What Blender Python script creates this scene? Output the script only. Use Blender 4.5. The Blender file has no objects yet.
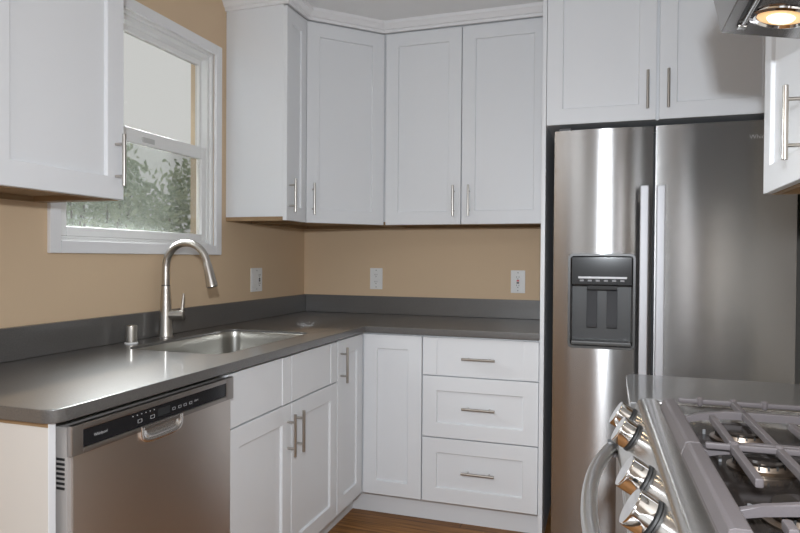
import bpy, bmesh, math, random
from mathutils import Vector, Matrix

random.seed(7)
D = bpy.data
SC = bpy.context.scene
COL = SC.collection
V = Vector

# ------------------------------------------------------------------ camera
cam_d = D.cameras.new('camera')
cam = D.objects.new('camera', cam_d)
COL.objects.link(cam)
yaw, pitch, roll = .3186, -.0132, .007
fw = V((-math.sin(yaw), math.cos(yaw), 0)); rt = V((math.cos(yaw), math.sin(yaw), 0)); up = V((0, 0, 1))
f2 = fw * math.cos(pitch) + up * math.sin(pitch)
u2 = up * math.cos(pitch) - fw * math.sin(pitch)
r3 = rt * math.cos(roll) + u2 * math.sin(roll)
u3 = u2 * math.cos(roll) - rt * math.sin(roll)
M = Matrix((r3, u3, -f2)).transposed().to_4x4()
M.translation = V((1.7342, -3.4215, 1.235))
cam.matrix_world = M
cam_d.sensor_width = 36
cam_d.lens = 631.03 / 800 * 36
cam_d.clip_start = .02
SC.camera = cam

# ------------------------------------------------------------------ world, lights, exposure
w = D.worlds.new('overcast_sky'); SC.world = w; w.use_nodes = True
bg = w.node_tree.nodes['Background']
bg.inputs[0].default_value = (.985, .98, .97, 1)
bg.inputs[1].default_value = .86

def area(name, loc, target, sx, sy, power, color, spread=180):
    l = D.lights.new(name, 'AREA'); l.shape = 'RECTANGLE'; l.size = sx; l.size_y = sy
    l.energy = power; l.color = color; l.spread = math.radians(spread)
    o = D.objects.new(name, l); COL.objects.link(o)
    o.location = loc
    o.rotation_euler = (V(target) - V(loc)).to_track_quat('-Z', 'Y').to_euler()
    return o

area('camera_flash', (1.743, -3.50, 1.493), (2.0, -1.2, .6), .07, .05, 42, (.88, .935, 1.0))
area('rear_fill', (1.15, -6.15, 1.45), (1.15, 0, 1.3), 1.9, 1.5, 4, (.90, .96, 1.0))  # unseen fill added behind the camera for soft frontal light
area('right_wall_fill', (2.44, -5.3, 1.05), (.6, -1.8, .6), .3, 1.8, 6, (.95, .96, 1.0))  # fill added at the solid right wall to brighten the sink-side doors
area('overhead_fill', (.60, -4.0, 2.42), (.60, -4.0, 0), 1.0, 1.4, 22, (.93, .96, 1.0))  # unseen overhead fill added for general brightness, no fixture
area('sink_window_daylight', (-.22, -1.40, 1.66), (.75, -1.75, .95), .6, .5, 30, (.93, .97, 1.0), 95)

vs = SC.view_settings
vs.view_transform = 'Standard'; vs.look = 'None'; vs.gamma = 1; vs.use_curve_mapping = False
vs.exposure = -.24

# ------------------------------------------------------------------ materials
def mat(name, color, rough=.5, metal=0, spec=.5, coat=0, emit=None, estr=0, aniso=0, arot=0, bump=None, speck=None, trans=0):
    m = D.materials.new(name); m.use_nodes = True
    nt = m.node_tree; b = nt.nodes['Principled BSDF']
    b.inputs['Base Color'].default_value = (*color, 1)
    b.inputs['Roughness'].default_value = rough
    b.inputs['Metallic'].default_value = metal
    b.inputs['Specular IOR Level'].default_value = spec
    b.inputs['Coat Weight'].default_value = coat; b.inputs['Coat Roughness'].default_value = .07
    b.inputs['Transmission Weight'].default_value = trans
    if emit:
        b.inputs['Emission Color'].default_value = (*emit, 1); b.inputs['Emission Strength'].default_value = estr
    if aniso:
        b.inputs['Anisotropic'].default_value = aniso; b.inputs['Anisotropic Rotation'].default_value = arot
        t = nt.nodes.new('ShaderNodeTangent'); t.direction_type = 'RADIAL'; t.axis = 'Z'
        nt.links.new(t.outputs[0], b.inputs['Tangent'])
    tc = nt.nodes.new('ShaderNodeTexCoord')
    if bump:
        sc, strength, stretch = bump
        mp = nt.nodes.new('ShaderNodeMapping'); mp.inputs['Scale'].default_value = stretch
        n = nt.nodes.new('ShaderNodeTexNoise'); n.inputs['Scale'].default_value = sc; n.inputs['Detail'].default_value = 4
        bp = nt.nodes.new('ShaderNodeBump'); bp.inputs['Strength'].default_value = strength; bp.inputs['Distance'].default_value = .002
        nt.links.new(tc.outputs['Object'], mp.inputs[0]); nt.links.new(mp.outputs[0], n.inputs['Vector'])
        nt.links.new(n.outputs[0], bp.inputs['Height']); nt.links.new(bp.outputs[0], b.inputs['Normal'])
    if speck:
        sc, amt, c2 = speck
        n = nt.nodes.new('ShaderNodeTexNoise'); n.inputs['Scale'].default_value = sc; n.inputs['Detail'].default_value = 3
        nt.links.new(tc.outputs['Object'], n.inputs['Vector'])
        r = nt.nodes.new('ShaderNodeValToRGB')
        r.color_ramp.elements[0].position = .5 - amt; r.color_ramp.elements[0].color = (*color, 1)
        r.color_ramp.elements[1].position = .5 + amt; r.color_ramp.elements[1].color = (*c2, 1)
        nt.links.new(n.outputs[0], r.inputs[0]); nt.links.new(r.outputs[0], b.inputs['Base Color'])
    return m

white = mat('white_cabinet_paint', (.755, .77, .79), .33, bump=(60, .02, (1, 1, .3)))
wall_m = mat('tan_wall_paint', (.66, .495, .33), .75, bump=(180, .12, (1, 1, 1)))
ceil_m = mat('ceiling_paint', (.82, .82, .82), .9)
trim_m = mat('white_trim_paint', (.80, .80, .81), .35)
vinyl = mat('white_window_vinyl', (.80, .80, .79), .35)
quartz = mat('grey_quartz', (.072, .068, .064), .42, spec=.9, coat=.75, speck=(260, .2, (.102, .097, .092)))
steel = mat('brushed_stainless', (.43, .425, .42), .20, 1, aniso=1.0, arot=.25, bump=(35, .03, (.4, .4, 30)))
steel_dw = mat('dark_brushed_stainless', (.74, .69, .65), .36, 1, aniso=.8, arot=.25, bump=(35, .03, (.4, .4, 30)))
steel_hd = mat('satin_steel', (.60, .59, .58), .28, 1)
steel_rg = mat('range_stainless', (.70, .68, .65), .2, 1)
nickel = mat('brushed_nickel', (.50, .475, .44), .28, 1)
chrome = mat('polished_chrome', (.85, .84, .83), .06, 1)
black_g = mat('gloss_black', (.012, .012, .014), .12)
black_m = mat('matte_black', (.02, .02, .02), .55)
dgrey = mat('dark_grey_plastic', (.10, .10, .105), .35)
mgrey = mat('mid_grey_plastic', (.20, .20, .205), .35)
gasket = mat('rubber_gasket', (.045, .045, .05), .6)
iron = mat('grey_cast_iron', (.105, .092, .094), .42, spec=.4, bump=(300, .1, (1, 1, 1)))
enamel = mat('black_enamel', (.022, .018, .016), .12)
ivory = mat('white_plastic', (.80, .80, .79), .3)
whitetxt = mat('white_print', (.55, .55, .56), .5)
red_p = mat('red_plastic', (.55, .04, .05), .4)
plywood = mat('birch_plywood', (.36, .24, .13), .6, speck=(9, .25, (.27, .17, .085)))
cream = mat('cream_laminate', (.62, .60, .565), .4)
stucco = mat('beige_stucco', (.62, .50, .36), .9, bump=(120, .3, (1, 1, 1)))
soil = mat('garden_soil', (.10, .08, .055), .95)
bark = mat('bark', (.13, .09, .06), .9)
brass = mat('burner_metal', (.24, .19, .15), .35, 1)

def glass_mat():
    m = D.materials.new('window_glass'); m.use_nodes = True
    nt = m.node_tree; nt.nodes.clear()
    o = nt.nodes.new('ShaderNodeOutputMaterial'); mx = nt.nodes.new('ShaderNodeMixShader')
    t = nt.nodes.new('ShaderNodeBsdfTransparent'); g = nt.nodes.new('ShaderNodeBsdfGlossy')
    t.inputs[0].default_value = (.90, .905, .895, 1); g.inputs['Roughness'].default_value = .02
    lw = nt.nodes.new('ShaderNodeLayerWeight'); fr = nt.nodes.new('ShaderNodeMath'); fr.operation = 'POWER'; fr.inputs[1].default_value = 4.0
    nt.links.new(lw.outputs['Facing'], fr.inputs[0]); nt.links.new(fr.outputs[0], mx.inputs[0]); nt.links.new(t.outputs[0], mx.inputs[1]); nt.links.new(g.outputs[0], mx.inputs[2])
    nt.links.new(mx.outputs[0], o.inputs[0])
    return m
glass = glass_mat()

def screen_mat():
    m = D.materials.new('insect_screen_mesh'); m.use_nodes = True
    nt = m.node_tree; nt.nodes.clear()
    o = nt.nodes.new('ShaderNodeOutputMaterial'); mx = nt.nodes.new('ShaderNodeMixShader')
    t = nt.nodes.new('ShaderNodeBsdfTransparent'); d = nt.nodes.new('ShaderNodeBsdfDiffuse')
    d.inputs[0].default_value = (.34, .36, .34, 1); mx.inputs[0].default_value = .26
    nt.links.new(t.outputs[0], mx.inputs[1]); nt.links.new(d.outputs[0], mx.inputs[2]); nt.links.new(mx.outputs[0], o.inputs[0])
    return m
screen_m = screen_mat()

def wood_floor():
    m = D.materials.new('oak_plank_floor'); m.use_nodes = True
    nt = m.node_tree; b = nt.nodes['Principled BSDF']
    tc = nt.nodes.new('ShaderNodeTexCoord')
    br = nt.nodes.new('ShaderNodeTexBrick')
    br.inputs['Color1'].default_value = (.25, .115, .034, 1); br.inputs['Color2'].default_value = (.36, .175, .056, 1)
    br.inputs['Mortar'].default_value = (.05, .022, .01, 1); br.inputs['Scale'].default_value = 1
    br.inputs['Mortar Size'].default_value = .0015; br.inputs['Brick Width'].default_value = 1.1; br.inputs['Row Height'].default_value = .085
    mp = nt.nodes.new('ShaderNodeMapping'); mp.inputs['Scale'].default_value = (2.5, 40, 1)
    n = nt.nodes.new('ShaderNodeTexNoise'); n.inputs['Scale'].default_value = 1.6; n.inputs['Detail'].default_value = 8
    mx = nt.nodes.new('ShaderNodeMix'); mx.data_type = 'RGBA'; mx.blend_type = 'MULTIPLY'; mx.inputs[0].default_value = .75
    r = nt.nodes.new('ShaderNodeValToRGB')
    r.color_ramp.elements[0].color = (.45, .4, .35, 1); r.color_ramp.elements[0].position = .35
    r.color_ramp.elements[1].color = (1.25, 1.2, 1.15, 1); r.color_ramp.elements[1].position = .7
    L = nt.links.new
    L(tc.outputs['Object'], br.inputs['Vector']); L(tc.outputs['Object'], mp.inputs[0]); L(mp.outputs[0], n.inputs['Vector'])
    L(n.outputs[0], r.inputs[0]); L(br.outputs[0], mx.inputs[6]); L(r.outputs[0], mx.inputs[7]); L(mx.outputs[2], b.inputs['Base Color'])
    b.inputs['Roughness'].default_value = .48; b.inputs['Specular IOR Level'].default_value = .3
    return m
floor_m = wood_floor()

def leaf_mat():
    m = D.materials.new('shrub_leaf'); m.use_nodes = True
    nt = m.node_tree; b = nt.nodes['Principled BSDF']
    oi = nt.nodes.new('ShaderNodeTexCoord'); n = nt.nodes.new('ShaderNodeTexNoise'); n.inputs['Scale'].default_value = 3.5
    r = nt.nodes.new('ShaderNodeValToRGB')
    r.color_ramp.elements[0].color = (.24, .31, .15, 1); r.color_ramp.elements[0].position = .3
    r.color_ramp.elements[1].color = (.62, .68, .46, 1); r.color_ramp.elements[1].position = .72
    nt.links.new(oi.outputs['Object'], n.inputs['Vector']); nt.links.new(n.outputs[0], r.inputs[0]); nt.links.new(r.outputs[0], b.inputs['Base Color'])
    b.inputs['Roughness'].default_value = .35
    return m
leaf = leaf_mat()
lamp_glow = mat('halogen_glow', (1, .9, .7), .3, emit=(1.0, .86, .66), estr=2.2)
warm_refl = mat('lamp_lens_glass', (.9, .62, .32), .35, emit=(1.0, .62, .28), estr=.75)

# ------------------------------------------------------------------ mesh helpers
class MB:
    def __init__(s): s.bm = bmesh.new()
    def obox(s, o, u, v, w, a, b, c, bev=0.0, seg=2):
        """box from corner o along unit vectors u, v, w with sizes a, b, c"""
        o, u, v, w = V(o), V(u), V(v), V(w)
        P = [s.bm.verts.new(o + u * (a * i) + v * (b * j) + w * (c * k)) for k in (0, 1) for j in (0, 1) for i in (0, 1)]
        F = [s.bm.faces.new([P[i] for i in q]) for q in ((0, 2, 3, 1), (4, 5, 7, 6), (0, 1, 5, 4), (2, 6, 7, 3), (0, 4, 6, 2), (1, 3, 7, 5))]
        if bev > 0:
            es = list({e for f in F for e in f.edges})
            bmesh.ops.bevel(s.bm, geom=es, offset=bev, segments=seg, affect='EDGES', profile=.5)
        return s
    def box(s, x0, x1, y0, y1, z0, z1, bev=0.0, seg=2):
        return s.obox((x0, y0, z0), (1, 0, 0), (0, 1, 0), (0, 0, 1), x1 - x0, y1 - y0, z1 - z0, bev, seg)
    def lathe(s, prof, o, axis=(0, 0, 1), seg=24, capped=True):
        o, ax = V(o), V(axis).normalized()
        a = ax.orthogonal().normalized(); b = ax.cross(a)
        rings = []
        for r, h in prof:
            rings.append([s.bm.verts.new(o + ax * h + (a * math.cos(t) + b * math.sin(t)) * max(r, 1e-5))
                          for t in (2 * math.pi * i / seg for i in range(seg))])
        for R, S in zip(rings, rings[1:]):
            for i in range(seg):
                s.bm.faces.new((R[i], R[(i + 1) % seg], S[(i + 1) % seg], S[i]))
        if capped:
            s.bm.faces.new(rings[0][::-1]); s.bm.faces.new(rings[-1])
        return s
    def cyl(s, p0, p1, r, seg=16, bev=.0):
        p0, p1 = V(p0), V(p1); h = (p1 - p0).length
        pr = [(r, 0), (r, h)] if not bev else [(r - bev, 0), (r, bev), (r, h - bev), (r - bev, h)]
        return s.lathe(pr, p0, p1 - p0, seg)
    def tube(s, pts, rad, seg=16, squash=1.0, ref=None):
        pts = [V(p) for p in pts]; n = len(pts)
        if not isinstance(rad, (list, tuple)): rad = [rad] * n
        T = [(pts[min(i + 1, n - 1)] - pts[max(i - 1, 0)]).normalized() for i in range(n)]
        a = V(ref) if ref else T[0].orthogonal()
        rings = []
        for p, t, r in zip(pts, T, rad):
            a = (a - t * a.dot(t)).normalized(); b = t.cross(a)
            rings.append([s.bm.verts.new(p + (a * math.cos(q) * squash + b * math.sin(q)) * r) for q in (2 * math.pi * i / seg for i in range(seg))])
        for R, S in zip(rings, rings[1:]):
            for i in range(seg):
                s.bm.faces.new((R[i], R[(i + 1) % seg], S[(i + 1) % seg], S[i]))
        s.bm.faces.new(rings[0][::-1]); s.bm.faces.new(rings[-1])
        return s
    def prism(s, poly, fn, h0, h1, bev=0, seg=2):
        """poly of 2-D points, fn(a, b, h) -> world point"""
        A = [s.bm.verts.new(fn(a, b, h0)) for a, b in poly]; B = [s.bm.verts.new(fn(a, b, h1)) for a, b in poly]
        n = len(poly); F = [s.bm.faces.new(A[::-1]), s.bm.faces.new(B)]
        for i in range(n): F.append(s.bm.faces.new((A[i], A[(i + 1) % n], B[(i + 1) % n], B[i])))
        if bev:
            es = list({e for f in F for e in f.edges})
            bmesh.ops.bevel(s.bm, geom=es, offset=bev, segments=seg, affect='EDGES', profile=.5)
        return s
    def loft(s, rings, closed=True, caps=True):
        R = [[s.bm.verts.new(p) for p in r] for r in rings]
        n = len(R[0])
        for A, B in zip(R, R[1:]):
            for i in range(n if closed else n - 1):
                s.bm.faces.new((A[i], A[(i + 1) % n], B[(i + 1) % n], B[i]))
        if caps and closed:
            s.bm.faces.new(R[0][::-1]); s.bm.faces.new(R[-1])
        return s
    def build(s, name, m, parent=None, angle=38):
        bm = s.bm
        bmesh.ops.recalc_face_normals(bm, faces=bm.faces)
        for f in bm.faces: f.smooth = True
        for e in bm.edges:
            if len(e.link_faces) == 2 and e.calc_face_angle(0) > math.radians(angle): e.smooth = False
        off = V(parent['_o']) if parent is not None and '_o' in parent else V((0, 0, 0))
        bmesh.ops.translate(bm, verts=bm.verts, vec=-off)
        me = D.meshes.new(name); bm.to_mesh(me); bm.free()
        me.materials.append(m)
        o = D.objects.new(name, me); COL.objects.link(o)
        wn = o.modifiers.new('weighted_normal', 'WEIGHTED_NORMAL'); wn.keep_sharp = True
        if parent is not None:
            o.parent = parent
            if '_o' in parent: o['_o'] = list(off)
        return o

def thing(name, label, cat, loc, group=None, local=False, rotz=0):
    o = D.objects.new(name, None); COL.objects.link(o); o.empty_display_size = .1
    o.location = loc; o.rotation_euler = (0, 0, rotz)
    o['label'] = label; o['category'] = cat
    if group: o['group'] = group
    o['_o'] = [0, 0, 0] if local else list(loc)
    return o
def tag(o, label, cat, group=None):
    o['label'] = label; o['category'] = cat
    if group: o['group'] = group
    return o
def struct(o): o['kind'] = 'structure'; return o

def text_mesh(name, body, size, o, u, v, m, parent, align='CENTER'):
    """printed lettering, a hair proud of the surface it is on"""
    c = D.curves.new(name, 'FONT'); c.body = body; c.size = size; c.align_x = align; c.align_y = 'CENTER'; c.resolution_u = 2
    t = D.objects.new(name, c); COL.objects.link(t)
    bpy.context.view_layer.update()
    me = D.meshes.new_from_object(t.evaluated_get(bpy.context.evaluated_depsgraph_get()))
    D.objects.remove(t)
    u, v = V(u).normalized(), V(v).normalized(); n = u.cross(v)
    X = Matrix((u, v, n)).transposed().to_4x4(); X.translation = V(o) - (V(parent['_o']) if '_o' in parent else V((0, 0, 0)))
    me.transform(X); me.materials.clear(); me.materials.append(m)
    ob = D.objects.new(name, me); COL.objects.link(ob); ob.parent = parent
    return ob

def rrect(x0, x1, y0, y1, r, seg=6):
    out = []
    for cx, cy, a0 in ((x1 - r, y1 - r, 0), (x0 + r, y1 - r, 90), (x0 + r, y0 + r, 180), (x1 - r, y0 + r, 270)):
        for i in range(seg + 1):
            a = math.radians(a0 + 90 * i / seg); out.append((cx + r * math.cos(a), cy + r * math.sin(a)))
    return out

# ------------------------------------------------------------------ the room
XR, YF, ZC = 2.46, -6.2, 2.452
struct(MB().box(-.08, XR + .1, YF - .1, .1, -.05, 0).build('floor', floor_m))
struct(MB().box(-.08, XR + .1, YF - .1, .1, ZC, ZC + .08).build('ceiling', ceil_m))
struct(MB().box(-.08, XR + .1, 0, .1, 0, ZC).build('wall_back', wall_m))
struct(MB().box(XR, XR + .1, YF, 0, 0, ZC).build('wall_right', mat('greige_wall_paint', (.52, .48, .43), .8)))
WY0, WY1, WZ0, WZ1 = -1.795, -.914, 1.281, 2.172          # window opening
m = MB()
m.box(-.08, 0, YF, WY0, 0, ZC).box(-.08, 0, WY1, 0, 0, ZC).box(-.08, 0, WY0, WY1, 0, WZ0).box(-.08, 0, WY0, WY1, WZ1, ZC)
struct(m.build('wall_left', wall_m))
m = MB()
m.box(-.13, -.08, YF, WY0, -.3, 3).box(-.13, -.08, WY1, .5, -.3, 3).box(-.13, -.08, WY0, WY1, -.3, WZ0).box(-.13, -.08, WY0, WY1, WZ1, 3)
struct(m.build('wall_outside', stucco))
m = MB()                                                   # rear wall behind the camera, with a wide opening added for the rear fill light
m.box(0, .2, YF - .1, YF, 0, ZC).box(2.1, XR, YF - .1, YF, 0, ZC).box(.2, 2.1, YF - .1, YF, 0, .7).box(.2, 2.1, YF - .1, YF, 2.2, ZC)
struct(m.build('wall_front', mat('white_wall_paint', (.72, .72, .71), .8)))

# window_1
win = D.objects.new('window_1', None); COL.objects.link(win); win.location = (0, (WY0 + WY1) / 2, WZ0); win['kind'] = 'structure'; win['_o'] = list(win.location)
def frame_yz(m, x0, x1, y0, y1, z0, z1, wl, wr, wb, wt, bev=.002):
    m.box(x0, x1, y0, y0 + wl, z0, z1, bev).box(x0, x1, y1 - wr, y1, z0, z1, bev)
    m.box(x0, x1, y0 + wl, y1 - wr, z0, z0 + wb, bev).box(x0, x1, y0 + wl, y1 - wr, z1 - wt, z1, bev)
    return m
m = MB(); frame_yz(m, 0, .016, WY0 - .037, WY1 + .037, WZ0 - .037, WZ1 + .037, .043, .043, .043, .043, .003)
m.build('window_casing', trim_m, win)
m = MB(); frame_yz(m, -.075, -.004, WY0, WY1, WZ0, WZ1, .018, .018, .012, .018)
frame_yz(m, -.075, -.016, WY0 + .018, WY1 - .018, WZ0 + .012, WZ1 - .018, .016, .016, .010, .020)
m.build('window_frame', vinyl, win)
zm = 1.700
m = MB(); frame_yz(m, -.045, -.022, WY0 + .034, WY1 - .034, WZ0 + .022, zm + .032, .030, .030, .034, .055, .003)
lo = m.build('lower_sash', vinyl, win)
m = MB(); frame_yz(m, -.070, -.047, WY0 + .034, WY1 - .034, zm - .015, WZ1 - .038, .018, .018, .036, .026, .003)
ups = m.build('upper_sash', vinyl, win)
MB().box(-.036, -.032, WY0 + .06, WY1 - .06, WZ0 + .05, zm - .015).build('pane', glass, lo)
MB().box(-.060, -.056, WY0 + .05, WY1 - .05, zm, WZ1 - .06).build('pane', glass, ups)
m = MB(); m.box(-.024, -.0185, -1.365, -1.295, zm - .012, zm + .008, .002)
m.build('sash_latch', mat('latch_plastic', (.52, .52, .51), .4), lo)
MB().box(-.0715, -.0710, WY0 + .04, WY1 - .04, WZ0 + .02, zm).build('insect_screen', screen_m, win)

# crown moulding along the cabinet tops (trim)
path = [V((0, -.823)), V((.326, -.823)), V((.326, -.617)), V((.617, -.326)), V((1.455, -.326))]
prof = [(-.004, 2.398), (.010, 2.398), (.012, 2.411), (.020, 2.414), (.032, 2.434), (.036, 2.436), (.037, 2.452), (-.004, 2.452)]
def offset_path(path, d):
    out = []
    for i, p in enumerate(path):
        ns = []
        if i > 0: t = (path[i] - path[i - 1]).normalized(); ns.append(V((t.y, -t.x)))
        if i < len(path) - 1: t = (path[i + 1] - path[i]).normalized(); ns.append(V((t.y, -t.x)))
        n = ns[0] if len(ns) == 1 else (ns[0] + ns[1]) / (1 + ns[0].dot(ns[1]))
        out.append(p + n * d)
    return out
offs = [offset_path(path, d) for d, z in prof]
m = MB(); m.loft([[V((*offs[k][i], prof[k][1])) for k in range(len(prof))] for i in range(len(path))])
struct(m.build('trim_1', trim_m))

# ------------------------------------------------------------------ cabinet kit
Z = V((0, 0, 1))
def shaker(P, u, n, w, h, st=.066, rl=.066, t=.020, rec=.0095):
    """recessed panel front; P = lower left corner on the carcass face, u along it, n outward"""
    m = MB(); P, u, n = V(P), V(u).normalized(), V(n).normalized()
    if rl == 0:                                            # only the upright stiles show
        m.obox(P + u * (st - .001), u, Z, n, w - 2 * st + .002, h, t - .0035)
        m.obox(P, u, Z, n, st, h, t, .0012); m.obox(P + u * (w - st), u, Z, n, st, h, t, .0012)
        return m
    b = .0015
    def ring(i, j, d): return [P + u * a + Z * c + n * d for a, c in ((i, j), (w - i, j), (w - i, h - j), (i, h - j))]
    m.loft([ring(0, 0, 0), ring(0, 0, t - b), ring(b, b, t), ring(st - b, rl - b, t), ring(st + .001, rl + .001, t - .002), ring(st + .0025, rl + .0025, t - rec)])
    return m
def pull(c, ax, n, L=.155, sp=.096, off=.032, r=.006):
    """bar pull: c = point on the door face under its middle"""
    c, ax, n = V(c), V(ax).normalized(), V(n).normalized(); m = MB()
    m.cyl(c + n * off - ax * L / 2, c + n * off + ax * L / 2, r, 14, .001)
    for s in (-1, 1): m.cyl(c + ax * s * sp / 2 + n * .0005, c + ax * s * sp / 2 + n * off, .0042, 10)
    return m

WG = 'white shaker wall cabinets'
BG = 'white shaker base cabinets'
ZB, ZT = 1.405, ZC - .002

def underside(root, poly, z0):
    """wood-coloured underside: recessed panel and the rim round it"""
    c = sum((V(p) for p in poly), V((0, 0))) / len(poly)
    inner = [c + (V(p) - c) * .90 for p in poly]
    m = MB(); m.prism([tuple(p) for p in poly], lambda a, b, h: V((a, b, h)), z0 + .016, z0 + .019)
    m.build('bottom_panel', plywood, root)
    m = MB(); n = len(poly)
    lo_o = [V((*p, z0)) for p in poly]; lo_i = [V((*p, z0)) for p in inner]; hi_o = [V((*p, z0 + .016)) for p in poly]; hi_i = [V((*p, z0 + .016)) for p in inner]
    m.loft([lo_o, lo_i, hi_i, hi_o, lo_o], caps=False)
    bmesh.ops.remove_doubles(m.bm, verts=m.bm.verts, dist=1e-5)
    m.build('bottom_rim', plywood, root)

# wall cabinet beside the window (near left)
c = thing('wall_cabinet', 'white wall cabinet to the left of the window, over the dishwasher end of the counter', 'cabinet', (.15, -2.3, ZB), WG)
MB().box(.001, .305, -2.76, -1.85, ZB + .019, ZT, .001).build('carcass', white, c)
underside(c, [(.002, -2.759), (.304, -2.759), (.304, -1.851), (.002, -1.851)], ZB)
d = shaker((.305, -2.303, ZB + .002), (0, 1, 0), (1, 0, 0), .452, .985).build('door', white, c)
pull((.325, -1.885, ZB + .118), Z, (1, 0, 0)).build('handle', nickel, d)
d = shaker((.305, -2.758, ZB + .002), (0, 1, 0), (1, 0, 0), .452, .985).build('door', white, c)
pull((.325, -2.725, ZB + .118), Z, (1, 0, 0)).build('handle', nickel, d)

# narrow wall cabinet right of the window
c = thing('wall_cabinet', 'narrow white wall cabinet on the window wall, just right of the window', 'cabinet', (.15, -.72, ZB), WG)
MB().box(.001, .305, -.823, -.612, ZB + .019, ZT, .001).build('carcass', white, c)
underside(c, [(.002, -.8225), (.304, -.8225), (.304, -.6125), (.002, -.6125)], ZB)
d = shaker((.305, -.822, ZB + .002), (0, 1, 0), (1, 0, 0), .196, .985, st=.05).build('door', white, c)
pull((.325, -.795, ZB + .118), Z, (1, 0, 0)).build('handle', nickel, d)

# diagonal corner wall cabinet
s2 = 1 / math.sqrt(2)
c = thing('wall_cabinet', 'diagonal white corner wall cabinet across the corner of the two walls', 'cabinet', (.25, -.25, ZB), WG)
poly = [(.001, -.001), (.001, -.610), (.305, -.610), (.610, -.305), (.610, -.001)]
MB().prism(poly, lambda a, b, h: V((a, b, h)), ZB + .019, ZT).build('carcass', white, c)
underside(c, [(.002, -.002), (.002, -.609), (.304, -.609), (.609, -.304), (.609, -.002)], ZB)
d = shaker((.305 + .006 * s2, -.610 + .006 * s2, ZB + .002), (1, 1, 0), (1, -1, 0), .420, .985).build('door', white, c)
pc = V((.305, -.61, ZB + .118)) + V((1, 1, 0)) * s2 * .038 + V((1, -1, 0)) * s2 * .020
pull(pc, Z, (1, -1, 0)).build('handle', nickel, d)

# two-door wall cabinet on the back wall
c = thing('wall_cabinet', 'two door white wall cabinet on the back wall, between corner cabinet and refrigerator', 'cabinet', (1.03, -.15, ZB), WG)
MB().box(.612, 1.455, -.305, -.001, ZB + .019, ZT, .001).build('carcass', white, c)
underside(c, [(.613, -.304), (1.454, -.304), (1.454, -.002), (.613, -.002)], ZB)
d = shaker((.630, -.305, ZB + .002), (1, 0, 0), (0, -1, 0), .399, .985).build('door', white, c)
pull((.996, -.325, ZB + .118), Z, (0, -1, 0)).build('handle', nickel, d)
d = shaker((1.034, -.305, ZB + .002), (1, 0, 0), (0, -1, 0), .419, .985).build('door', white, c)
pull((1.074, -.325, ZB + .118), Z, (0, -1, 0)).build('handle', nickel, d)

# cabinet over the refrigerator
ZF = 1.808
c = thing('wall_cabinet', 'deep two door white cabinet above the stainless refrigerator, with a tall side panel', 'cabinet', (1.95, -.3, ZF), WG)
MB().box(1.4755, 2.455, -.628, -.001, ZF, ZT, .001).build('carcass', white, c)
MB().box(1.4565, 1.4745, -.645, -.001, .0, ZT, .001).build('side_panel', white, c)
d = shaker((1.4765, -.628, ZF), (1, 0, 0), (0, -1, 0), .4365, .62).build('door', white, c)
pull((1.879, -.648, ZF + .118), Z, (0, -1, 0)).build('handle', nickel, d)
d = shaker((1.9245, -.628, ZF), (1, 0, 0), (0, -1, 0), .440, .62).build('door', white, c)
pull((1.957, -.648, ZF + .118), Z, (0, -1, 0)).build('handle', nickel, d)

# wall cabinet between range hood and refrigerator
c = thing('wall_cabinet', 'narrow white wall cabinet on the right wall beside the range hood', 'cabinet', (2.3, -1.72, ZB), WG)
MB().box(2.133, XR - .001, -1.953, -1.574, ZB + .019, ZT, .001).build('carcass', white, c)
underside(c, [(2.134, -1.952), (XR - .002, -1.952), (XR - .002, -1.575), (2.134, -1.575)], ZB)
d = shaker((2.133, -1.575, ZB + .002), (0, -1, 0), (-1, 0, 0), .376, 1.035, st=.062).build('door', white, c)
pull((2.113, -1.920, ZB + .118), Z, (-1, 0, 0)).build('handle', nickel, d)

# base cabinets
CF, TK = .611, .550
def base_pull(c, n, ax=Z): return pull(c, ax, n)
c = thing('base_cabinet', 'white base cabinet under the sink with two doors and two false drawer fronts', 'cabinet', (.3, -1.34, 0), BG)
MB().box(.001, CF, -1.756, -.926, .114, .70, .001).box(.585, CF, -1.756, -.926, .70, .8835).box(.001, .585, -1.756, -1.738, .70, .8835).box(.001, .585, -.944, -.926, .70, .8835).build('carcass', white, c)
MB().box(.05, TK, -1.756, -.926, 0, .114).build('toe_kick', white, c)
for i, y0 in enumerate((-1.754, -1.339)):
    shaker((CF, y0, .703), (0, 1, 0), (1, 0, 0), .411, .170, rl=0).build('false_drawer_front', white, c)
    d = shaker((CF, y0, .118), (0, 1, 0), (1, 0, 0), .411, .580).build('door', white, c)
    base_pull((CF + .02, (-1.373, -1.305)[i], .588), (1, 0, 0)).build('handle', nickel, d)

c = thing('base_cabinet', 'white corner base cabinet with doors meeting in the inside corner, under the counter', 'cabinet', (.3, -.3, 0), BG)
poly = [(.001, -.001), (.001, -.924), (CF, -.924), (CF, -CF), (.924, -CF), (.924, -.001)]
MB().prism(poly, lambda a, b, h: V((a, b, h)), .114, .8835).build('carcass', white, c)
MB().prism([(.05, -.05), (.05, -.924), (TK, -.924), (TK, -TK), (.9259, -TK), (.9259, -.05)], lambda a, b, h: V((a, b, h)), 0, .114).build('toe_kick', white, c)
d = shaker((CF, -.921, .118), (0, 1, 0), (1, 0, 0), .287, .757).build('door', white, c)
base_pull((CF + .02, -.893, .768), (1, 0, 0)).build('handle', nickel, d)
shaker((CF + .024, -CF, .118), (1, 0, 0), (0, -1, 0), .287, .757).build('door', white, c)

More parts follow.
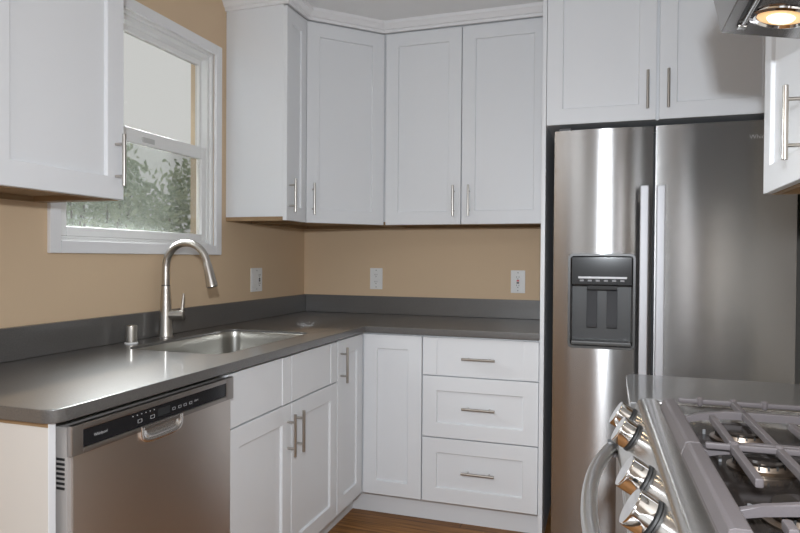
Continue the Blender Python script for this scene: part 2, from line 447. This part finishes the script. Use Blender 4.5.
c = thing('base_cabinet', 'white base cabinet with three stacked drawers, left of the refrigerator', 'cabinet', (1.19, -.3, 0), BG)
MB().box(.926, 1.4555, -CF, -.001, .114, .8835, .001).build('carcass', white, c)
MB().box(.926, 1.4555, -TK, -.05, 0, .114).build('toe_kick', white, c)
for z0, h, rl, zh in ((.701, .172, 0, .785), (.417, .279, .066, .559), (.118, .294, .066, .268)):
    d = shaker((.928, -CF, z0), (1, 0, 0), (0, -1, 0), .524, h, rl=rl).build('drawer', white, c)
    pull((1.190, -CF - .02 + (.0035 if rl == 0 else .0095), zh), (1, 0, 0), (0, -1, 0), L=.15).build('handle', nickel, d)

c = thing('end_panel', 'cream end panel closing the counter run beside the dishwasher', 'panel', (.3, -2.39, 0))
MB().box(.001, .6245, -2.402, -2.384, 0, .874, .001).build('panel', cream, c)
MB().box(.6247, .6265, -2.402, -2.384, 0, .8835, .0005).build('edge_strip', white, c)
MB().box(.02, .6245, -2.401, -2.386, .8742, .8838).build('top_batten', plywood, c)

c = thing('base_cabinet', 'white base cabinet beyond the range under the short counter piece', 'cabinet', (2.1, -1.7, 0), BG)
MB().box(1.825, XR - .001, -1.907, -1.545, .114, .8835, .001).build('carcass', white, c)
MB().box(1.885, XR - .05, -1.907, -1.545, 0, .114).build('toe_kick', white, c)
d = shaker((1.825, -1.547, .118), (0, -1, 0), (-1, 0, 0), .358, .58, st=.06).build('door', white, c)
pull((1.805, -1.88, .59), Z, (-1, 0, 0)).build('handle', nickel, d)
shaker((1.825, -1.547, .703), (0, -1, 0), (-1, 0, 0), .358, .17, rl=0, st=.06).build('drawer', white, c)

# ------------------------------------------------------------------ countertops
def slab(outer, hole, z0, z1):
    bm = bmesh.new(); loops = [outer] + ([hole] if hole else [])
    es = []
    for lp in loops:
        vs_ = [bm.verts.new((x, y, z1)) for x, y in lp]
        es += [bm.edges.new((vs_[i], vs_[(i + 1) % len(vs_)])) for i in range(len(vs_))]
    bmesh.ops.triangle_fill(bm, use_beauty=True, use_dissolve=False, edges=es)
    r = bmesh.ops.extrude_face_region(bm, geom=bm.faces[:])
    bmesh.ops.translate(bm, verts=[v for v in r['geom'] if isinstance(v, bmesh.types.BMVert)], vec=(0, 0, z0 - z1))
    bmesh.ops.recalc_face_normals(bm, faces=bm.faces)
    rim = [e for e in bm.edges if len(e.link_faces) == 2 and e.calc_face_angle(0) > 1.2 and abs(e.verts[0].co.z - e.verts[1].co.z) < 1e-5]
    bmesh.ops.bevel(bm, geom=rim, offset=.003, segments=2, affect='EDGES', profile=.5)
    m = MB(); m.bm.free(); m.bm = bm; return m
def corner(cx, cy, r, a0, a1, n=6): return [(cx + r * math.cos(math.radians(a0 + (a1 - a0) * i / n)), cy + r * math.sin(math.radians(a0 + (a1 - a0) * i / n))) for i in range(n + 1)]
SX0, SX1, SY0, SY1 = .130, .530, -1.640, -.975
outer = [(.001, -.001), (.001, -2.412)] + corner(.613, -2.377, .035, -90, 0) + [(.648, -.648), (1.4555, -.648), (1.4555, -.001)]
ct = thing('countertop', 'L shaped dark grey quartz countertop along the window wall and back wall', 'countertop', (.3, -.3, .884))
slab(outer, rrect(SX0, SX1, SY0, SY1, .055)[::-1], .884, .914).build('worktop', quartz, ct, angle=30)
MB().box(.001, .020, -2.412, -.001, .9145, 1.016, .002).build('backsplash', quartz, ct)
MB().box(.0205, 1.4555, -.020, -.001, .9145, 1.016, .002).build('backsplash', quartz, ct)
o2 = corner(1.810, -1.558, .025, 180, 90)[::-1]
ct2 = slab([(1.785, -1.908), (XR - .001, -1.908), (XR - .001, -1.533)] + o2, None, .884, .914).build('countertop', quartz, angle=30)
tag(ct2, 'short grey quartz countertop piece between the range and the refrigerator', 'countertop')

# ------------------------------------------------------------------ sink, faucet, air gap
sk = thing('kitchen_sink', 'stainless undermount sink bowl set in the grey counter below the window', 'sink', (.32, -1.325, .70))
def rr(ins, r, z): return [V((x, y, z)) for x, y in rrect(SX0 + ins, SX1 - ins, SY0 + ins, SY1 - ins, r)]
m = MB()
m.loft([rr(.0008, .0545, .880), rr(.0008, .0545, .9035), rr(.0030, .053, .9040), rr(.0045, .052, .902), rr(.007, .052, .876), rr(.010, .05, .73), rr(.025, .05, .708), rr(.06, .04, .703), rr(.15, .03, .701)], caps=False)
m.bm.faces.new([v for v in m.bm.verts if abs(v.co.z - (.701)) < 1e-6])
m.build('bowl', mat('sink_steel', (.45, .44, .41), .3, 1), sk)
MB().lathe([(.045, 0), (.045, .003), (.036, .004), (.034, .001), (.012, .0005)], (.33, -1.32, .7012), seg=24).build('drain', chrome, sk)

fc = thing('kitchen_faucet', 'brushed nickel gooseneck faucet standing behind the sink', 'faucet', (.062, -1.328, .9142))
MB().lathe([(.030, 0), (.030, .004), (.0275, .007), (.025, .05), (.0225, .10), (.0195, .16), (.0165, .205)], (.062, -1.328, .9142), seg=28).build('body', nickel, fc)
R = .097; ctr = V((.062 + R, -1.328, 1.192))
pts = [V((.062, -1.328, 1.11)), V((.062, -1.328, 1.16))] + [ctr + V((-R * math.cos(math.radians(a)), 0, R * math.sin(math.radians(a)))) for a in range(0, 173, 6)]
MB().tube(pts, [.0155] * 2 + [.0145] * (len(pts) - 2), 18).build('spout', nickel, fc)
e = pts[-1]; t = (pts[-1] - pts[-2]).normalized()
MB().lathe([(.0145, 0), (.0165, .008), (.0175, .03), (.0215, .092), (.021, .097), (.017, .098)], e, t, seg=24).build('spray_head', nickel, fc)
MB().lathe([(.0168, .0), (.0168, .003), (.0168, .004)], (.062, -1.328, 1.118)).build('joint_ring', dgrey, fc)
hp = V((.062, -1.328, 1.003)); hd = V((.93, .36, 0)).normalized()
h = MB().cyl(hp + hd * .012, hp + hd * .072, .0195, 20, .003).build('handle', nickel, fc)
hb = hp + hd * .062
MB().tube([hb + V((0, 0, .008)), hb + hd * .004 + V((0, 0, .034)), hb + hd * .006 + V((0, 0, .060)), hb + hd * .008 + V((0, 0, .085))], [.009, .0065, .0055, .0045], 12).build('lever', nickel, h)

ag = thing('air_gap_cap', 'small brushed nickel air gap cylinder on the counter left of the faucet', 'air gap', (.070, -1.532, .9142))
MB().lathe([(.024, 0), (.024, .004), (.021, .006)], (.070, -1.528, .9142)).build('base_ring', ivory, ag)
MB().lathe([(.0205, .006), (.0205, .064), (.0185, .067), (.010, .0685)], (.070, -1.528, .9142)).build('cap', nickel, ag)

# ------------------------------------------------------------------ wall plates
OG = 'white wall plates above the backsplash'
def plate(loc, u, n, label, kind):
    loc, u, n = V(loc), V(u), V(n)
    t = thing('wall_outlet', label, 'outlet', loc, OG)
    W, H = (.108, .122) if kind == 'combo' else (.076, .122)
    def b(m, cu, cz, w, h, d0, d1, bev=0): return m.obox(loc + u * (cu - w / 2) + Z * (cz - h / 2) + n * d0, u, Z, n, w, h, d1 - d0, bev)
    b(MB(), 0, 0, W, H, .0005, .006, .0018).build('plate', ivory, t)
    if kind == 'combo':
        b(MB(), -.024, 0, .033, .067, .0062, .0085, .001).build('switch', ivory, t)
        r = b(MB(), .024, 0, .033, .067, .0062, .0075, .0006).build('receptacle', ivory, t)
        b(b(MB(), .024, .004, .012, .008, .0076, .0088), .024, -.006, .012, .008, .0076, .0088).build('test_button', black_m, r)
        slots = [(.024, .022), (.024, -.022)]
    elif kind == 'gfci':
        r = b(MB(), 0, 0, .033, .067, .0062, .0080, .0008).build('receptacle', ivory, t)
        b(MB(), 0, .005, .013, .008, .0081, .0095).build('test_button', red_p, r)
        b(MB(), 0, -.006, .013, .008, .0081, .0095).build('reset_button', black_m, r)
        slots = [(0, .022), (0, -.022)]
    else:
        m = MB()
        for cz in (.020, -.020): m.lathe([(.0165, .006), (.0165, .0078), (.0155, .0082)], loc + Z * cz, n, 20)
        r = m.build('receptacle', ivory, t); slots = [(0, .020), (0, -.020)]
    for su, sz in slots:
        for sgn, hh in ((-1, .008), (1, .007)): b(MB(), su + sgn * .006, sz + .003, .0022, hh, .0079, .0086).build('slot', black_m, r)
        MB().cyl(loc + u * su + Z * (sz - .008) + n * .0079, loc + u * su + Z * (sz - .008) + n * .0086, .0025, 8).build('ground_hole', black_m, r)
    for cz in (-.048, .048): MB().cyl(loc + Z * cz + n * .0058, loc + Z * cz + n * .0068, .003, 8).build('screw', mgrey, t)
plate((0, -.549, 1.118), (0, 1, 0), (1, 0, 0), 'wide white switch and outlet plate on the window wall', 'combo')
plate((.463, 0, 1.116), (1, 0, 0), (0, -1, 0), 'white duplex outlet on the back wall near the corner', 'duplex')
plate((1.275, 0, 1.113), (1, 0, 0), (0, -1, 0), 'white outlet with a red button on the back wall near the refrigerator', 'gfci')

# ------------------------------------------------------------------ dishwasher
dw = thing('dishwasher', 'stainless built in dishwasher with a black control strip under the counter', 'dishwasher', (.3, -2.066, 0))
DX, Y0, Y1 = .647, -2.370, -1.762
MB().box(.05, .598, Y0 + .004, Y1 - .004, .10, .868, .002).build('tub', mgrey, dw)
MB().box(.08, .56, Y0 + .006, Y1 - .006, 0, .099).build('toe_kick', black_m, dw)
MB().box(.600, DX - .006, Y0 + .002, Y1 - .002, .115, .868, .002).build('door_edge', mat('grey_door_edge', (.36, .34, .325), .45), dw)
m = MB()                                                   # steel door skin, gently bowed
rows = []
for i in range(9):
    y = Y0 + .012 + (Y1 - Y0 - .014) * i / 8; x = DX + .005 * (1 - ((i - 4) / 4) ** 2)
    rows.append([V((DX - .006, y, .118)), V((x, y, .118)), V((x, y, .806)), V((DX - .006, y, .806))])
door = m.loft(rows).build('door', steel_dw, dw)
m = MB(); frame_yz(m, DX - .006, DX + .010, Y0, Y1, .806, .872, .030, .036, .013, .014, .002)
fr = m.build('control_panel', mat('panel_steel', (.45, .42, .40), .3, 1), dw)
MB().box(DX - .006, DX + .007, Y0 + .0305, Y1 - .0365, .8195, .8575).build('control_strip', black_g, fr)
xs = DX + .0075
MB().box(xs - .0004, xs, -2.098, -2.052, .829, .848).build('display_window', mat('display_glass', (.03, .032, .034), .1), fr)
text_mesh('brand_lettering', 'Whirlpool', .0095, (xs, -2.288, .838), (0, 1, 0), Z, whitetxt, fr)
def icons(ys, z, sz, name='button_icon'):
    for y in ys:
        m = MB(); t_ = .0006
        frame_yz(m, xs - .0004, xs + .0002, y - sz / 2, y + sz / 2, z - sz * .3, z + sz * .3, t_, t_, t_, t_, 0)
        m.build(name, whitetxt, fr)
icons((-2.163, -2.118), .834, .014)
icons((-2.036, -2.012, -1.990, -1.966), .836, .011)
for k, y in enumerate((-2.187, -2.172, -2.157, -2.142, -2.127, -2.112)):
    m = MB().cyl((xs - .0003, y, .850), (xs + .0003, y, .850), .0014, 8); m.build('indicator_mark', whitetxt, fr)
text_mesh('button_lettering', 'start', .009, (xs, -1.942, .838), (0, 1, 0), Z, whitetxt, fr)
def dring(k, x):                                           # half-round scoop pull under the strip
    pts = []
    for i in range(17):
        a = math.pi * i / 16
        sa, ca = math.sin(a), math.cos(a)
        pts.append(V((x, -2.082 - (.080 - k) * math.copysign(abs(ca) ** .5, ca), .812 - (.040 - k) * abs(sa) ** .5)))
    return [V((x, pts[0].y, .818 - k * .2))] + pts + [V((x, pts[-1].y, .818 - k * .2))]
MB().loft([dring(0, DX + .002), dring(.0, DX + .009), dring(.002, DX + .012), dring(.009, DX + .012), dring(.013, DX + .009), dring(.018, DX + .0056), dring(.024, DX + .0052)]).build('scoop_pull', mat('satin_chrome', (.85, .82, .80), .22, 1), dw, angle=60)
for k in range(7):
    z = .796 - k * .0105
    MB().box(.612, .634, Y0 + .0008, Y0 + .0035, z, z + .0052).build('vent_slot', black_m, dw)

# ------------------------------------------------------------------ refrigerator
rf = thing('refrigerator', 'stainless side by side refrigerator with a water dispenser in its left door', 'refrigerator', (1.963, -.3, 0))
FY = -.680
MB().box(1.512, 2.412, -.592, -.03, .03, 1.765, .004).build('cabinet_body', mat('grey_fridge_side', (.13, .13, .135), .45), rf)
MB().box(1.53, 2.395, -.60, -.55, .0, .058).build('base_grille', black_m, rf)
MB().box(1.518, 2.406, -.605, -.592, .07, 1.76).build('door_gasket', gasket, rf)
for x in (1.53, 2.34): MB().box(x, x + .05, -.655, -.58, 1.777, 1.790, .003).build('hinge_cover', dgrey, rf)
def face_y(x, x0, x1):
    bulge = .015 if x0 < 1.7 else .004
    q = (x - (x0 + x1) / 2) / ((x1 - x0) / 2); return FY + bulge * q * q
LX0, LX1, RX0, RX1, ZD0, ZD1 = 1.513, 1.9035, 1.9115, 2.413, .062, 1.776
DX0, DX1, DZ0, DZ1 = 1.578, 1.838, .868, 1.256
# left door with a real recess: four lofted panels around the dispenser hole
def strip(m, xs_, z0, z1, x0, x1):
    fr_ = [(x, face_y(x, x0, x1)) for x in xs_]
    poly = [(xs_[0], -.606)] + fr_ + [(xs_[-1], -.606)]
    m.prism(poly, lambda a, b, h: V((a, b, h)), z0, z1)
def lin(a, b, n): return [a + (b - a) * i / n for i in range(n + 1)]
m = MB()
full = [LX0 + .0, LX0 + .003] + lin(LX0 + .01, LX1 - .01, 14) + [LX1 - .003, LX1]
strip(m, full, ZD0, DZ0, LX0, LX1); strip(m, full, DZ1, ZD1, LX0, LX1)
strip(m, [LX0, LX0 + .003] + lin(LX0 + .01, DX0, 3), DZ0, DZ1, LX0, LX1); strip(m, lin(DX1, LX1 - .01, 3) + [LX1 - .003, LX1], DZ0, DZ1, LX0, LX1)
bmesh.ops.remove_doubles(m.bm, verts=m.bm.verts, dist=1e-5)
ld = m.build('door', steel, rf, angle=25)
m = MB(); strip(m, [RX0, RX0 + .003] + lin(RX0 + .01, RX1 - .01, 16) + [RX1 - .003, RX1], ZD0, ZD1, RX0, RX1)
rd = m.build('door', steel, rf, angle=25)
handle_steel = mat('handle_steel', (.50, .50, .52), .5, .5)
def fridge_handle(x, d):
    m = MB()
    m.box(x - .0155, x + .0155, -.748, -.730, .62, 1.530, .004)
    for z in (.64, 1.47): m.box(x - .009, x + .009, -.732, -.667, z, z + .045, .002)
    m.build('handle', handle_steel, d)
fridge_handle(1.868, ld); fridge_handle(1.929, rd)
text_mesh('brand_lettering', 'Whirlpool', .024, (2.297, face_y(2.297, RX0, RX1) - .0008, 1.712), (1, 0, 0), Z, mat('badge_metal', (.8, .8, .8), .25, 1), rd)
# dispenser
dp = MB(); yb, yf = -.612, -.676
def ringxz(i, y): return [V((x, y, z)) for x, z in rrect(DX0 + i, DX1 - i, DZ0 + i, DZ1 - i, .018 - i * .5, 4)]
dp.loft([ringxz(-.004, -.670), ringxz(-.003, -.6835), ringxz(.006, -.6835), ringxz(.008, -.676), ringxz(.012, -.618), ringxz(.012, -.612)], caps=False)
disp_dark = mat('dispenser_plastic', (.085, .084, .083), .32)
dsp = dp.build('dispenser_frame', disp_dark, ld)
MB().box(DX0 + .010, DX1 - .010, -.616, -.610, DZ0 + .010, DZ1 - .010).build('dispenser_back', mat('dispenser_well', (.05, .05, .05), .4), dsp)
MB().box(DX0 + .009, DX1 - .009, -.680, -.617, 1.128, DZ1 - .009, .004).build('control_face', black_g, dsp)
m = MB(); m.box(1.616, 1.808, -.6826, -.6802, 1.156, 1.164); m.build('control_bar', mat('silver_bar', (.62, .62, .64), .3), dsp)
lg = mat('legend_print', (.32, .32, .34), .5)
for k in range(6): MB().box(1.622 + k * .032, 1.638 + k * .032, -.6815, -.6803, 1.144, 1.151).build('control_legend', lg, dsp)
for x in (1.650, 1.730):
    m = MB(); m.prism([(-.630, 1.105), (-.640, 1.105), (-.652, .965), (-.652, .950), (-.640, .950)], lambda a, b, h: V((h, a, b)), x, x + .042, .002)
    m.build('dispenser_paddle', mat('paddle_grey', (.055, .056, .06), .55, spec=.2), dsp)
m = MB(); m.box(1.650, 1.772, -.660, -.617, 1.108, 1.127, .003); m.build('spout_housing', black_m, dsp)
m = MB(); m.box(DX0 + .011, DX1 - .011, -.6795, -.617, DZ0 + .010, DZ0 + .026, .003)
m.build('drip_tray', disp_dark, dsp)

# ------------------------------------------------------------------ gas range (local frame: x into the wall, y negative towards the camera)
rg = thing('gas_range', 'stainless gas range with chrome knobs and grey cast iron grates on the right', 'range', (1.800, -1.925, .012), local=True, rotz=math.radians(1.3))
W_ = -.760
MB().box(.004, .625, W_ + .003, -.003, .03, .885, .003).build('body', steel_rg, rg)
for x in (.05, .57):
    for y in (-.06, -.70): MB().cyl((x, y, -.012), (x, y, .031), .018, 10).build('levelling_foot', black_m, rg)
# steel top rim + sloped control panel: one bent sheet in profile
prof = [(.042, .900), (.042, .9125), (.037, .9160), (.012, .9155), (.003, .9120), (-.002, .9050), (-.043, .8340), (-.045, .8260), (-.043, .8130), (.004, .8130), (.004, .900)]
m = MB(); m.prism(prof, lambda a, b, h: V((a, h, b)), W_, 0); m.build('control_panel', steel_rg, rg, angle=50)
m = MB(); m.box(.0425, .625, W_ + .0, W_ + .022, .886, .9135, .003).box(.0425, .625, -.022, 0, .886, .9135, .003).box(.600, .625, W_ + .022, -.022, .886, .935, .003)
m.build('top_rim', steel_rg, rg)
MB().box(.0425, .5995, W_ + .0225, -.0225, .8855, .8935, .002).build('cooktop', enamel, rg)
# oven door
od = MB().box(-.044, .0035, W_ + .004, -.004, .215, .806, .004).build('oven_door', steel_rg, rg)
MB().box(-.0455, -.0435, W_ + .13, -.13, .33, .66).build('oven_window', black_g, od)
MB().box(-.042, .0035, W_ + .004, -.004, .06, .208, .004).build('storage_drawer', steel_rg, rg)
pts = []
for i in range(25):
    q = -1 + 2 * i / 24; y = W_ / 2 + q * .345
    pts.append(V((-.056 - .045 * (1 - abs(q) ** 2.2), y, .808)))
hd_ = MB().tube(pts, .0135, 16).build('handle', steel_hd, od)
for y in (W_ / 2 - .345, W_ / 2 + .345):
    MB().box(-.064, -.0445, y - .014, y + .014, .791, .825, .003).build('handle_mount', dgrey, hd_)
nrm = V((-.866, 0, .5))
a_, b_ = V((-.002, 0, .905)), V((-.043, 0, .834)); nrm = V((-(a_.z - b_.z), 0, (a_.x - b_.x))).normalized()
for y in (-.042, -.180, -.440, -.590):
    o = b_ + (a_ - b_) * .56 + V((0, y, 0)) + nrm * .0006
    k = MB().lathe([(.0275, .006), (.0275, .029), (.026, .032), (.0, .0322)], o, nrm, 28).build('knob', chrome, rg)
    MB().lathe([(.0290, 0), (.0290, .003), (.022, .0058)], o, nrm, 24).build('knob_shadow_ring', black_m, k)  # thin black disc standing in for the shadow line behind the knob
    t_ = V((0, 1, 0)); v_ = nrm.cross(t_)
# burners
def burner(x, y, r):
    b = MB().lathe([(r * 1.25, .0), (r * 1.25, .003), (r * 1.05, .006), (r, .013), (r * .92, .015)], (x, y, .8937), seg=32).build('burner', brass, rg)
    MB().lathe([(r * .95, .0152), (r * .98, .018), (r * .93, .0215), (r * .5, .0225), (.0, .0226)], (x, y, .8937), seg=32).build('burner_cap', enamel, b)
    m = MB()
    for k in range(20):
        a = 2 * math.pi * k / 20; c, s = math.cos(a), math.sin(a)
        m.obox((x + c * r * .97 - s * .0012 * -1, y + s * r * .97, .9010), (c, s, 0), (-s, c, 0), (0, 0, 1), r * .06, .0028, .008)
    m.build('flame_port', black_m, b)
    MB().cyl((x - r * 1.4, y + r * .5, .8938), (x - r * 1.4, y + r * .5, .902), .0028, 8).build('igniter', mgrey, b)
for x, y, r in ((.165, -.205, .042), (.160, -.375, .040), (.165, -.590, .045), (.430, -.205, .036), (.430, -.590, .040)): burner(x, y, r)
# grates
ZG = .936
def bar_y(m, x, y0, y1, w=.011, h=.013): m.box(x - w / 2, x + w / 2, min(y0, y1), max(y0, y1), ZG - h, ZG, .0025)
def bar_x(m, y, x0, x1, w=.011, h=.013): m.box(x0, x1, y - w / 2, y + w / 2, ZG - h, ZG, .0025)
def arch_x(m, y, x0, x1, w=.011):
    """cross bar that rises off the side rail, runs level, then falls to the far rail"""
    tp = [(x0, ZG - .016), (x0 + .030, ZG - .008), (x0 + .075, ZG), (x1 - .075, ZG), (x1 - .03, ZG - .008), (x1, ZG - .016)]
    m.prism(tp + [(x, z - .013) for x, z in reversed(tp)], lambda a, b, h: V((a, h, b)), y - w / 2, y + w / 2, .002)
def rail(m, x0, x1, y0, y1):
    """wide bevelled side rail"""
    pr_ = [(x0, ZG - .026), (x0 + .006, ZG - .006), (x0 + .012, ZG - .004), (x1 - .004, ZG - .004), (x1, ZG - .010), (x1, ZG - .026)]
    m.prism(pr_, lambda a, b, h: V((a, h, b)), y0, y1, .0015)
def grate(ya, yb, arch_at, fingers):
    m = MB(); lo_, hi_ = min(ya, yb), max(ya, yb)
    rail(m, .0400, .072, lo_, hi_); rail(m, .562, .596, lo_, hi_)
    m2 = m; bar_x(m2, hi_ - .0055, .074, .562, .009, .010); arch_x(m2, lo_ + .006, .071, .566)
    for y in arch_at: arch_x(m2, y, .071, .566)
    for x, y0, y1 in fingers: bar_y(m, x, y0, y1)
    for x in (.116, .178, .235, .31, .45):
        m.lathe([(.005, -.012), (.007, -.006), (.007, .003), (.004, .006)], (x, hi_ - .0055, ZG - .002), seg=10)
    g = m.build('grate', iron, rg)
    for x in (.060, .58):
        for y in (lo_ + .03, hi_ - .03): MB().cyl((x, y, .8937), (x, y, ZG - .02), .006, 8).build('grate_foot', iron, g)
grate(-.062, -.392, (-.165,), [(.116, -.205, -.386), (.178, -.070, -.386), (.240, -.225, -.386), (.31, -.07, -.386), (.385, -.205, -.386), (.45, -.07, -.386), (.51, -.225, -.386)])
grate(-.396, -.735, (-.640,), [(.114, -.400, -.565), (.178, -.400, -.555), (.240, -.400, -.730), (.31, -.40, -.56), (.385, -.40, -.555), (.45, -.400, -.73), (.110, -.700, -.730), (.51, -.40, -.56)])

# ------------------------------------------------------------------ range hood
hd = thing('range_hood', 'stainless range hood with a lit round lamp, mounted above the gas range', 'range hood', (2.25, -2.345, 1.68))
HY0, HY1 = -2.725, -1.965
prof = [(1.951, 1.707), (2.090, 1.680), (XR - .001, 1.680), (XR - .001, 1.84), (1.945, 1.84), (1.925, 1.828)]
MB().prism(prof, lambda a, b, h: V((a, h, b)), HY0, HY1, .0015).build('canopy', mat('hood_steel', (.30, .285, .275), .2, 1), hd)
MB().box(2.10, XR - .001, HY0 + .24, HY1 - .24, 1.841, ZC - .001, .002).build('chimney', steel_hd, hd)
sl = V((.139, 0, -.027)).normalized(); nn = V((-.027, 0, -.139)).normalized()
p0 = V((1.951, 0, 1.707))
def hood_pt(d, y, lift=0): return p0 + sl * d + V((0, y, 0)) + nn * lift
g = MB(); g.obox(hood_pt(.020, HY1 - .05, .0003), sl, (0, -1, 0), nn, .020, .66, .002); gv = g.build('control_channel', black_g, hd)
g = MB(); g.obox(hood_pt(.022, HY1 - .05, .0022), sl, (0, -1, 0), nn, .016, .020, .007, .002); g.obox(hood_pt(.026, HY1 - .075, .0022), sl, (0, -1, 0), nn, .008, .58, .006, .0018); g.build('switch_bar', chrome, gv)
for y in (-2.075, -2.61):
    ctr_ = hood_pt(.0865, y, .0005)
    l_ = MB().lathe([(.055, 0), (.054, .003), (.046, .005), (.043, .001), (.0425, .0005)], ctr_, nn, 32).build('lamp_ring', chrome, hd)
    MB().lathe([(.042, .0002), (.036, .0016), (.02, .0022), (0, .0022)], ctr_, nn, 28).build('reflector', warm_refl, l_)
    MB().lathe([(.024, .0024), (.021, .0060), (.012, .0085), (0, .0092)], ctr_, nn, 24).build('bulb', lamp_glow, l_)
    sp = D.lights.new('hood_lamp_light', 'SPOT'); sp.energy = 1.6; sp.color = (1, .80, .52); sp.spot_size = 2.3; sp.spot_blend = .6; sp.shadow_soft_size = .035
    so = D.objects.new('hood_lamp_light', sp); COL.objects.link(so); so.location = ctr_ + nn * .02
for k in range(2):
    y0 = HY0 + .05 + k * .34
    MB().box(2.13, 2.43, y0, y0 + .32, 1.6755, 1.6795, .001).build('grease_filter', mat('filter_mesh', (.4, .4, .4), .4, 1), hd)

# ------------------------------------------------------------------ garden outside the window
struct(MB().box(-8, -.13, -4, 6, -.35, -.30).build('ground_outside', soil))
def shrub(loc, rx, ry, h, n, label):
    t = thing('garden_shrub', label, 'shrub', loc, 'shrubs outside the window')
    m = MB(); L = V(loc)
    for k in range(7):
        a = k * .9; top = L + V((math.cos(a) * rx * .5, math.sin(a) * ry * .5, h * .8))
        m.tube([L, L.lerp(top, .5) + V((.04 * math.sin(k), .03, 0)), top], [.02, .013, .006], 6)
    m.build('stems', bark, t)
    bm = MB()
    for i in range(n):
        th, ph = random.uniform(0, 2 * math.pi), math.acos(random.uniform(-1, 1))
        rad = random.uniform(.72, 1.0) * (1 + .12 * math.sin(5 * th + 3 * ph))
        p = L + V((rx * rad * math.sin(ph) * math.cos(th), ry * rad * math.sin(ph) * math.sin(th), h * .52 + h * .48 * rad * math.cos(ph)))
        d = V((random.uniform(-1, 1), random.uniform(-1, 1), random.uniform(-.8, .9))).normalized()
        s_ = d.orthogonal().normalized(); s_.rotate(Matrix.Rotation(random.uniform(0, 6.28), 3, d)); nz = d.cross(s_)
        l, wd = random.uniform(.05, .085), random.uniform(.012, .02)
        q = [bm.bm.verts.new(x) for x in (p, p + d * l * .45 + s_ * wd + nz * .006, p + d * l, p + d * l * .45 - s_ * wd + nz * .006)]
        bm.bm.faces.new(q)
    bm.build('foliage', leaf, t)
shrub((-1.75, .10, -.30), .60, .56, 2.48, 8500, 'leafy green shrub seen through the lower sash of the window, nearer its left side')
shrub((-1.95, 1.60, -.30), .60, .60, 2.42, 8000, 'leafy green shrub seen at the right side of the lower window sash')
shrub((-3.75, 1.75, -.30), .75, .9, 3.2, 6000, 'paler leafy shrub farther back, seen in the gap between the two nearer shrubs')
